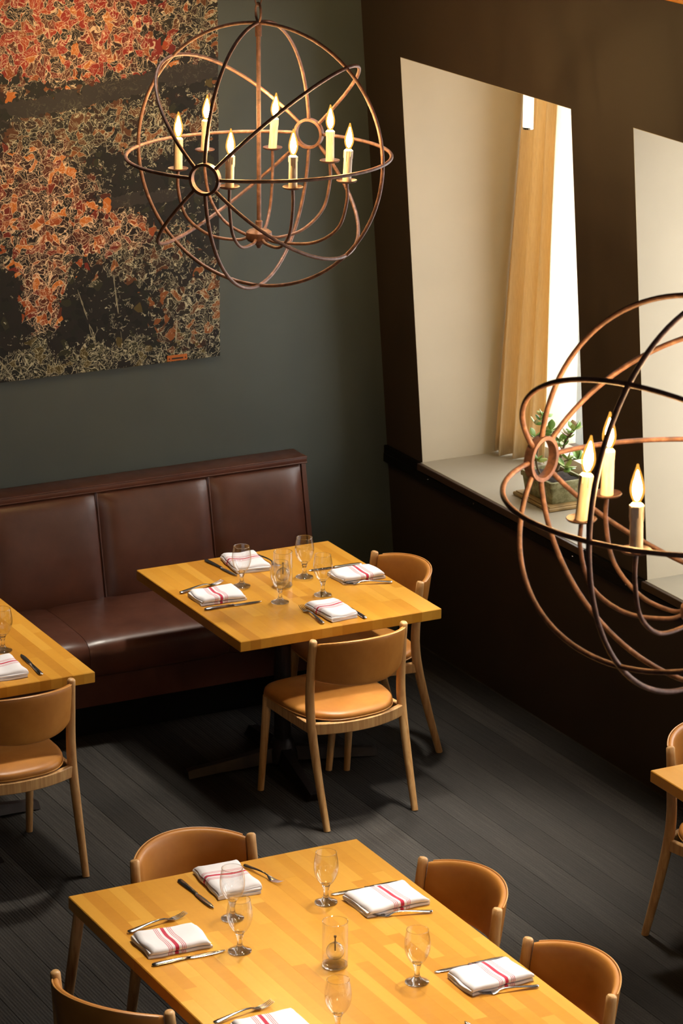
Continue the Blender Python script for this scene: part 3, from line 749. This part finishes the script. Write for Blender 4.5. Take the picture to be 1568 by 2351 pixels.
def napkin(x, y, deg, label, L=.205, W=.135, seed=0, flip=1):
    rnd = random.Random(seed); w2 = W/2; h = .0062
    # three folds of cloth: serpentine section in (v, z)
    def section(u):
        o1, o2, o3 = rnd.uniform(-.002, .002), rnd.uniform(-.003, .003), rnd.uniform(-.003, .003)
        path = []
        for q in range(9): path.append((w2-.002-(W-.004)*q/8*1.0+0*o1, .0032))
        path = path[::-1]
        path = [(-w2+.003+(W-.009)*q/8, .0034) for q in range(9)]
        path += [(w2-.0045+.0042*math.sin(a), .0034+.0040*(1-math.cos(a))) for a in (PI*.3, PI*.6, PI*.85)]
        path += [(w2-.006-(W-.010)*q/8, .0114+.0006*math.sin(q)) for q in range(9)]
        path += [(-w2+.005-.0040*math.sin(a), .0114+.0038*(1-math.cos(a))) for a in (PI*.3, PI*.6, PI*.85)]
        path += [(-w2+.006+(W-.016)*q/8, .0190+.0012*math.sin(q*.8+1)) for q in range(9)]
        path += [(w2-.0055, .0178), (w2-.0035, .0150)]
        return path
    N = 22; base = section(0); np_ = len(base)
    ph = [rnd.uniform(0, 6.28) for _ in range(6)]; rings = []
    for i in range(N+1):
        u = -L/2+L*i/N; ring_a, ring_b = [], []
        for j, (v, z) in enumerate(base):
            a = base[max(j-1, 0)]; b = base[min(j+1, np_-1)]; tx, tz = b[0]-a[0], b[1]-a[1]; l_ = math.hypot(tx, tz) or 1
            nv, nz = -tz/l_*.0029, tx/l_*.0029
            k_ = z/.02
            dv = .0022*math.sin(u*31+ph[0]+k_*2)*k_+.0016*math.sin(u*70+ph[1]); dz = (.0016*math.sin(u*26+ph[2]+v*22)+.0012*math.sin(v*60+ph[3]+u*12))*k_
            du = .004*math.sin(v*34+ph[4]+k_*2.5)*(u/(L/2))-.006*k_*(u/(L/2))*(j > 20)
            endp = 1-max(0, (abs(u)/(L/2)-.93)/.07)*.22*k_
            ring_a.append((u+du, flip*(v+dv+nv), max((z+nz)*endp+dz, .0003))); ring_b.append((u+du, flip*(v+dv-nv), max((z-nz)*endp+dz, .0003)))
        rings.append(ring_a+ring_b[::-1])
    o = MB().loft(rings).build('napkin', M['linen'], None, ang=75); o.scale = (1, 1, 1.35); o.location = (x, y, ZT); o.rotation_euler = (0, 0, R(deg))
    return tag(o, label, 'napkin', 'folded napkins with red stripes')
NK = [(5.298, 11.325, 177, 'striped napkin at the left side of the square table', .205, .145),
 (5.590, 11.672, 84, 'striped napkin at the banquette side of the square table', .215, .15),
 (5.945, 11.315, 0, 'striped napkin at the window side of the square table', .205, .14),
 (5.637, 10.950, 92, 'striped napkin on the square table nearest the chair with its back to us', .215, .125),
 (4.090, 8.685, 86, 'striped napkin at the far end of the foreground table', .235, .15),
 (3.735, 8.338, 177, 'striped napkin at the left side of the foreground table', .212, .15),
 (4.485, 8.318, 2, 'striped napkin at the upper right side of the foreground table', .225, .165),
 (4.500, 7.668, 2, 'striped napkin at the lower right side of the foreground table', .225, .15),
 (3.745, 7.650, 177, 'striped napkin cut by the bottom edge of the picture', .212, .15),
 (4.175, 10.905, 88, 'striped napkin at the left edge on the table by the banquette', .215, .14)]
for i, (x, y, d, lb, L, W) in enumerate(NK): napkin(x, y, d, lb, L, W, i+1, 1 if abs(d) < 120 else -1)

# ------------------------------------------------------------------ chandeliers
def chandelier(loc, qdir, arms, label, cx_top, light=True, dia=1.05):
    t = empty('orb_chandelier', loc); rr = dia/2-.007
    q = Vector((*qdir, 0)).normalized(); zz = Vector((0, 0, 1)); pq = zz.cross(q)
    tr = .0072
    def ring(a, b, r=rr, rad=tr, name='ring', n=96):
        m = MB(); m.tube([a*(r*math.cos(2*PI*k_/n))+b*(r*math.sin(2*PI*k_/n)) for k_ in range(n)], rad, 10, closed=True); return m.build(name, M['rust'], t)
    ring(pq, zz, rr+.0, name='ring')                       # the ring square to the axis
    hubr = .058; cut = math.asin(hubr/rr)
    for ang in (0, 45, 90, 135):                           # four rings through both hubs
        b = pq*math.cos(R(ang))+zz*math.sin(R(ang))
        for s_ in (0, PI):
            m = MB(); pts = [q*(rr*math.cos(a))+b*(rr*math.sin(a)) for a in [s_+cut+(PI-2*cut)*k_/56 for k_ in range(57)]]
            m.tube(pts, tr, 10); m.build('ring', M['rust'], t)
    for s_ in (-1, 1):
        c = q*(s_*math.sqrt(rr*rr-hubr*hubr)); m = MB(); n = 40; rings = []
        for k_ in range(n):
            d = pq*math.cos(2*PI*k_/n)+zz*math.sin(2*PI*k_/n)
            rings.append([c+d*(hubr+.004)+q*.013, c+d*(hubr-.007)+q*.013, c+d*(hubr-.007)-q*.013, c+d*(hubr+.004)-q*.013])
        vs = [p for r_ in rings for p in r_]; fs = []
        for k_ in range(n):
            for j in range(4): fs.append((k_*4+j, k_*4+(j+1) % 4, ((k_+1) % n)*4+(j+1) % 4, ((k_+1) % n)*4+j))
        m.add(vs, fs); m.build('axis_ring', M['rust'], t)
    zb = -.315
    MB().tube([(0, 0, rr), (0, 0, zb+.02)], .0085, 12).build('rod', M['rust'], t)
    MB().lathe([(0, rr-.055), (.013, rr-.052), (.013, rr-.012), (.010, rr), (0, rr+.004)], 14).build('rod_collar', M['rust'], t)
    MB().lathe([(0, zb+.028), (.013, zb+.03), (.014, zb+.055), (.009, zb+.06)], 14).build('rod_collar', M['rust'], t)
    MB().lathe([(0, .022), (.040, .020), (.050, .012), (.052, -.010), (.046, -.022), (.020, -.034), (.011, -.042), (.008, -.052), (0, -.054)], 28, (0, 0, zb)).build('body', M['rust'], t)
    for (ax, ay, az, bend) in arms:
        d = Vector((ax, ay, 0)); L = d.length; d.normalize(); a0 = Vector((0, 0, zb-.008))
        pts = spline([a0+d*.04, a0+d*(.09)+Vector((0, 0, -.010)), a0+d*(L*.62)+Vector((0, 0, .012)), a0+d*(L*.90)+Vector((0, 0, .085)), Vector((ax, ay, (az+zb)/2+.05)), Vector((ax, ay, az))], 7)
        arm = MB().tube(pts, .0062, 10).build('arm', M['rust'], t)
        MB().lathe([(0, -.006), (.020, -.006), (.036, -.001), (.040, .004), (.0385, .006), (.034, .003), (.017, .001), (0, .001)], 28, (ax, ay, az)).build('drip_plate', M['rust'], arm)
        tilt = bend
        sl = MB(); prof = [(0, .001), (.0172, .001), (.0168, .02), (.0165, .06), (.0163, .10), (.0172, .112), (.0168, .120), (.0130, .1235), (.0085, .1215), (0, .1215)]
        sl.lathe(prof, 20)
        for dk in range(6):
            a = dk*1.05+ax*9; ln = .018+.03*((dk*37 % 11)/11); r0 = .0165
            sl.tube([(r0*math.cos(a), r0*math.sin(a), .119-ln*k_/4) for k_ in range(5)], [.0025, .0026, .0024, .0028, .0016], 6)
        o = sl.build('candle_sleeve', M['wax'], arm); o.location = (ax, ay, az); o.rotation_euler = (tilt[0], tilt[1], 0)
        bl = MB().lathe([(.0085, .122), (.0105, .126), (.0100, .130), (.0150, .140), (.0185, .152), (.0188, .164), (.0160, .180), (.0115, .196), (.0066, .210), (.0038, .219), (.0028, .2245), (0, .226)], 20)
        o2 = bl.build('bulb', M['bulb_glass'], arm); o2.location = o.location; o2.rotation_euler = o.rotation_euler
        fi = MB().lathe([(0, .130), (.0055, .134), (.0100, .146), (.0122, .158), (.0105, .174), (.0062, .190), (.0024, .206), (0, .210)], 14)
        o3 = fi.build('filament', M['filament'], arm); o3.location = o.location; o3.rotation_euler = o.rotation_euler
    # hanging loop and chain up to the ceiling
    z = rr+.004; lk = MB(); n = 24; i = 0
    MB().tube([(0, .022*math.cos(2*PI*k_/n), z+.036+.036*math.sin(2*PI*k_/n)) for k_ in range(n)], .005, 8, closed=True).build('top_loop', M['rust'], t)
    z += .062; ch = MB(); i = 1
    while z < cx_top-loc[2]-.05:
        for_x = (i % 2 == 1)
        pts = []
        for k_ in range(16):
            a = 2*PI*k_/16; u, v = .014*math.cos(a), .030+.030*math.sin(a); pts.append((u, 0, z+v) if for_x else (0, u, z+v))
        ch.tube(pts, .0034, 6, closed=True); z += .050; i += 1
    ch.build('chain', M['rust'], t)
    MB().lathe([(0, cx_top-loc[2]-.001), (.07, cx_top-loc[2]-.001), (.068, cx_top-loc[2]-.02), (.02, cx_top-loc[2]-.05), (0, cx_top-loc[2]-.05)], 24).build('ceiling_rose', M['rust'], t)
    return tag(t, label, 'chandelier', 'rusted iron orb chandeliers')
ARMS = [(-.329, -.016), (-.236, .196)]
def lean(deg):  # small tilt of a candle to the photograph's right
    a = R(deg); return (.46*a, .888*a)
ARM1 = [(-.295, .112), (-.037, .420), (-.269, -.299), (.228, .343), (-.057, -.412), (.310, -.004), (.185, -.389)]
LEAN1 = [1, 3.2, 1.8, 4.0, .6, .4, 3.0]
chandelier((5.352, 11.033, 2.654), (-.755, -.656), [(a, b, -.048, lean(l_)) for (a, b), l_ in zip(ARM1, LEAN1)],
           'rusted iron orb chandelier seen whole at the upper left before the painting', ZC)
ARM2 = [(-.304, .105), (-.128, .265), (-.319, -.178), (.28, .30), (.36, .06), (.26, -.22), (-.05, -.38)]
LEAN2 = [5.0, .6, -.6, 2, 0, 1, 2]
chandelier((4.419, 6.497, 2.633), (-.399, .917), [(a, b, -.055, lean(l_)) for (a, b), l_ in zip(ARM2, LEAN2)],
           'rusted iron orb chandelier cut off by the right edge, in front of the window', ZC)

# ------------------------------------------------------------------ window dressing
def curtain():
    nu, nv = 90, 14; vs, fs = [], []
    for j in range(nv+1):
        v = j/nv; z = .934+(HEAD-.004-.934)*v
        a = Vector((7.108, 12.176, 0)).lerp(Vector((7.232, 12.178, 0)), v); b = Vector((7.215, 11.905, 0)).lerp(Vector((7.235, 11.835, 0)), v)
        d = (b-a); n = Vector((-d.y, d.x, 0)).normalized()
        for i in range(nu+1):
            u = i/nu; amp = .030+.006*math.sin(3*v+u*5)
            ph = 2*PI*(3.6*u+.10*math.sin(2.4*v)*u)
            p = a+d*(u+.012*math.sin(ph*2))+n*(amp*math.sin(ph)+.008*math.sin(ph*2.3+1.2*v)); vs.append((p.x, p.y, z+.004*math.sin(ph)*(1-v)))
    for j in range(nv):
        for i in range(nu): fs.append((j*(nu+1)+i, j*(nu+1)+i+1, (j+1)*(nu+1)+i+1, (j+1)*(nu+1)+i))
    m = MB(); m.add(vs, fs); o = m.build('curtain', M['curtain'], ang=80)
    md = o.modifiers.new('thickness', 'SOLIDIFY'); md.thickness = .003
    return o
tag(curtain(), 'gold pleated curtain hanging in the tall window recess', 'curtain')

tl = empty('tube_pendant', (7.0, 11.757, 2.507))
MB().lathe([(0, .010), (.0225, .010), (.0235, .012), (.0235, .238), (0, .238)], 28).build('frosted_tube', M['tube_light'], tl)
MB().lathe([(0, 0), (.021, 0), (.0238, .002), (.0238, .010), (0, .010)], 28).build('end_cap', M['steel'], tl)
MB().lathe([(0, .238), (.0245, .238), (.0245, .262), (.008, .264), (.008, .2775), (0, .2775)], 28).build('ceiling_cap', M['steel'], tl)
tag(tl, 'small lit tube lamp at the top of the window recess before the curtain', 'lamp')

def jade():
    t = empty('potted_jade_plant', (6.962, 11.408, SILL+.0005))
    rx = Vector((rt.x, rt.y, 0)).normalized(); ry = Vector((-rx.y, rx.x, 0))
    m = MB(); m.bbox(-.115, .115, -.155, .155, 0, .016, .004); m.bbox(-.105, .105, -.145, .145, .0155, .021, .002); m.build('saucer', M['saucer'], t, smooth=False)
    # tapered rectangular pot with a rim, open top
    def rect(hx, hy, z, r=.008):
        p = []
        for (sx, sy, a0) in ((1, 1, 0), (-1, 1, 90), (-1, -1, 180), (1, -1, 270)):
            for k_ in range(4): a = R(a0+30*k_); p.append((sx*(hx-r)+r*math.cos(a), sy*(hy-r)+r*math.sin(a), z))
        return p
    rings = [rect(.074, .112, .0215), (rect(.078, .116, .030)), rect(.086, .126, .095), rect(.092, .132, .097), rect(.093, .133, .122), rect(.081, .121, .123), rect(.078, .118, .108)]
    MB().loft(rings).build('pot', M['pot'], t, ang=30)
    m = MB(); g = 14; vs = []; fs = []
    for i in range(g+1):
        for j in range(g+1): vs.append((-.0785+.157*i/g, -.1185+.237*j/g, .109+random.uniform(0, .007)))
    for i in range(g):
        for j in range(g): fs.append((i*(g+1)+j, (i+1)*(g+1)+j, (i+1)*(g+1)+j+1, i*(g+1)+j+1))
    m.add(vs, fs); m.build('soil', M['soil'], t)
    base = Vector((0, 0, .112))
    def at(dx, dz, dep=0): return base+rx*dx+ry*dep+Vector((0, 0, dz))
    stems = [([(-.055,-.004,0),(-.078,.06,.0),(-.070,.13,.005),(-.060,.20,.0),(-.048,.275,-.005)], .0055), ([(.005,-.004,0),(.022,.05,.0),(.036,.11,.01),(.055,.165,.01),(.085,.208,.0)], .0075),
             ([(.022,.05,0),(.05,.075,-.02),(.10,.085,-.03)], .004), ([(-.070,.13,.005),(-.03,.17,.01),(-.015,.195,.02)], .0035), ([(-.070,.13,0),(-.085,.175,-.01)], .003), ([(.012,.02,0),(.035,.04,-.04),(.045,.05,-.06)], .004), ([(.036,.11,0),(.02,.15,.02)], .0035)]
    for pts, r_ in stems:
        p = spline([at(*q) for q in pts], 5); MB().tube(p, [r_*(1-.45*i/(len(p)-1)) for i in range(len(p))], 8).build('stem', M['stem'], t)
    # leaf: fleshy spatulate blade along +x
    vs, fs = [], []; nx, na = 7, 8; rings = []
    for i in range(nx+1):
        u = i/nx; wd = max(.0006, .0125*(math.sin(PI*min(1, u**1.15))**.75)) if 0 < i < nx else .001; th = .0026*math.sin(PI*min(.96, max(.08, u)))+.0004
        rings.append([(.036*u, wd*math.cos(2*PI*k_/na), th*math.sin(2*PI*k_/na)+.006*u*u) for k_ in range(na)])
    leafm = MB().loft(rings).mesh('leaf', M['leaf'])
    rnd = random.Random(4)
    def cluster(dx, dz, dep, n, sc, tilt0=25):
        c = at(dx, dz, dep)
        for k_ in range(n):
            o = link('leaf', leafm, t); s_ = sc*1.3*rnd.uniform(.75, 1.15); o.scale = (s_, s_, s_); o.location = c+Vector((rnd.uniform(-.004,.004), rnd.uniform(-.004,.004), rnd.uniform(-.008,.008)))
            o.rotation_euler = (R(rnd.uniform(-25, 25)), -R(tilt0+rnd.uniform(-30, 35)), 2*PI*k_/n*2.0+k_*.35+rnd.uniform(-.3, .3))
    for a in ((-.048,.275,-.005,7,.9), (-.064,.255,.0,5,.8), (-.015,.195,.02,8,.95), (-.030,.175,.01,4,.9), (-.085,.175,-.01,6,.85), (-.085,.235,.0,3,.7), (.085,.208,0,8,.95), (.062,.175,.01,6,.9), (.045,.14,.01,5,.8), (.02,.15,.02,6,.85), (.10,.085,-.03,6,1.0), (.055,.085,-.02,5,1.0), (-.075,.07,0,5,1.0)): cluster(*a)
    cluster(.045, .055, -.06, 7, 1.25, 5)
    tag(t, 'jade plant in a mossy rectangular pot on the window sill', 'plant')
jade()
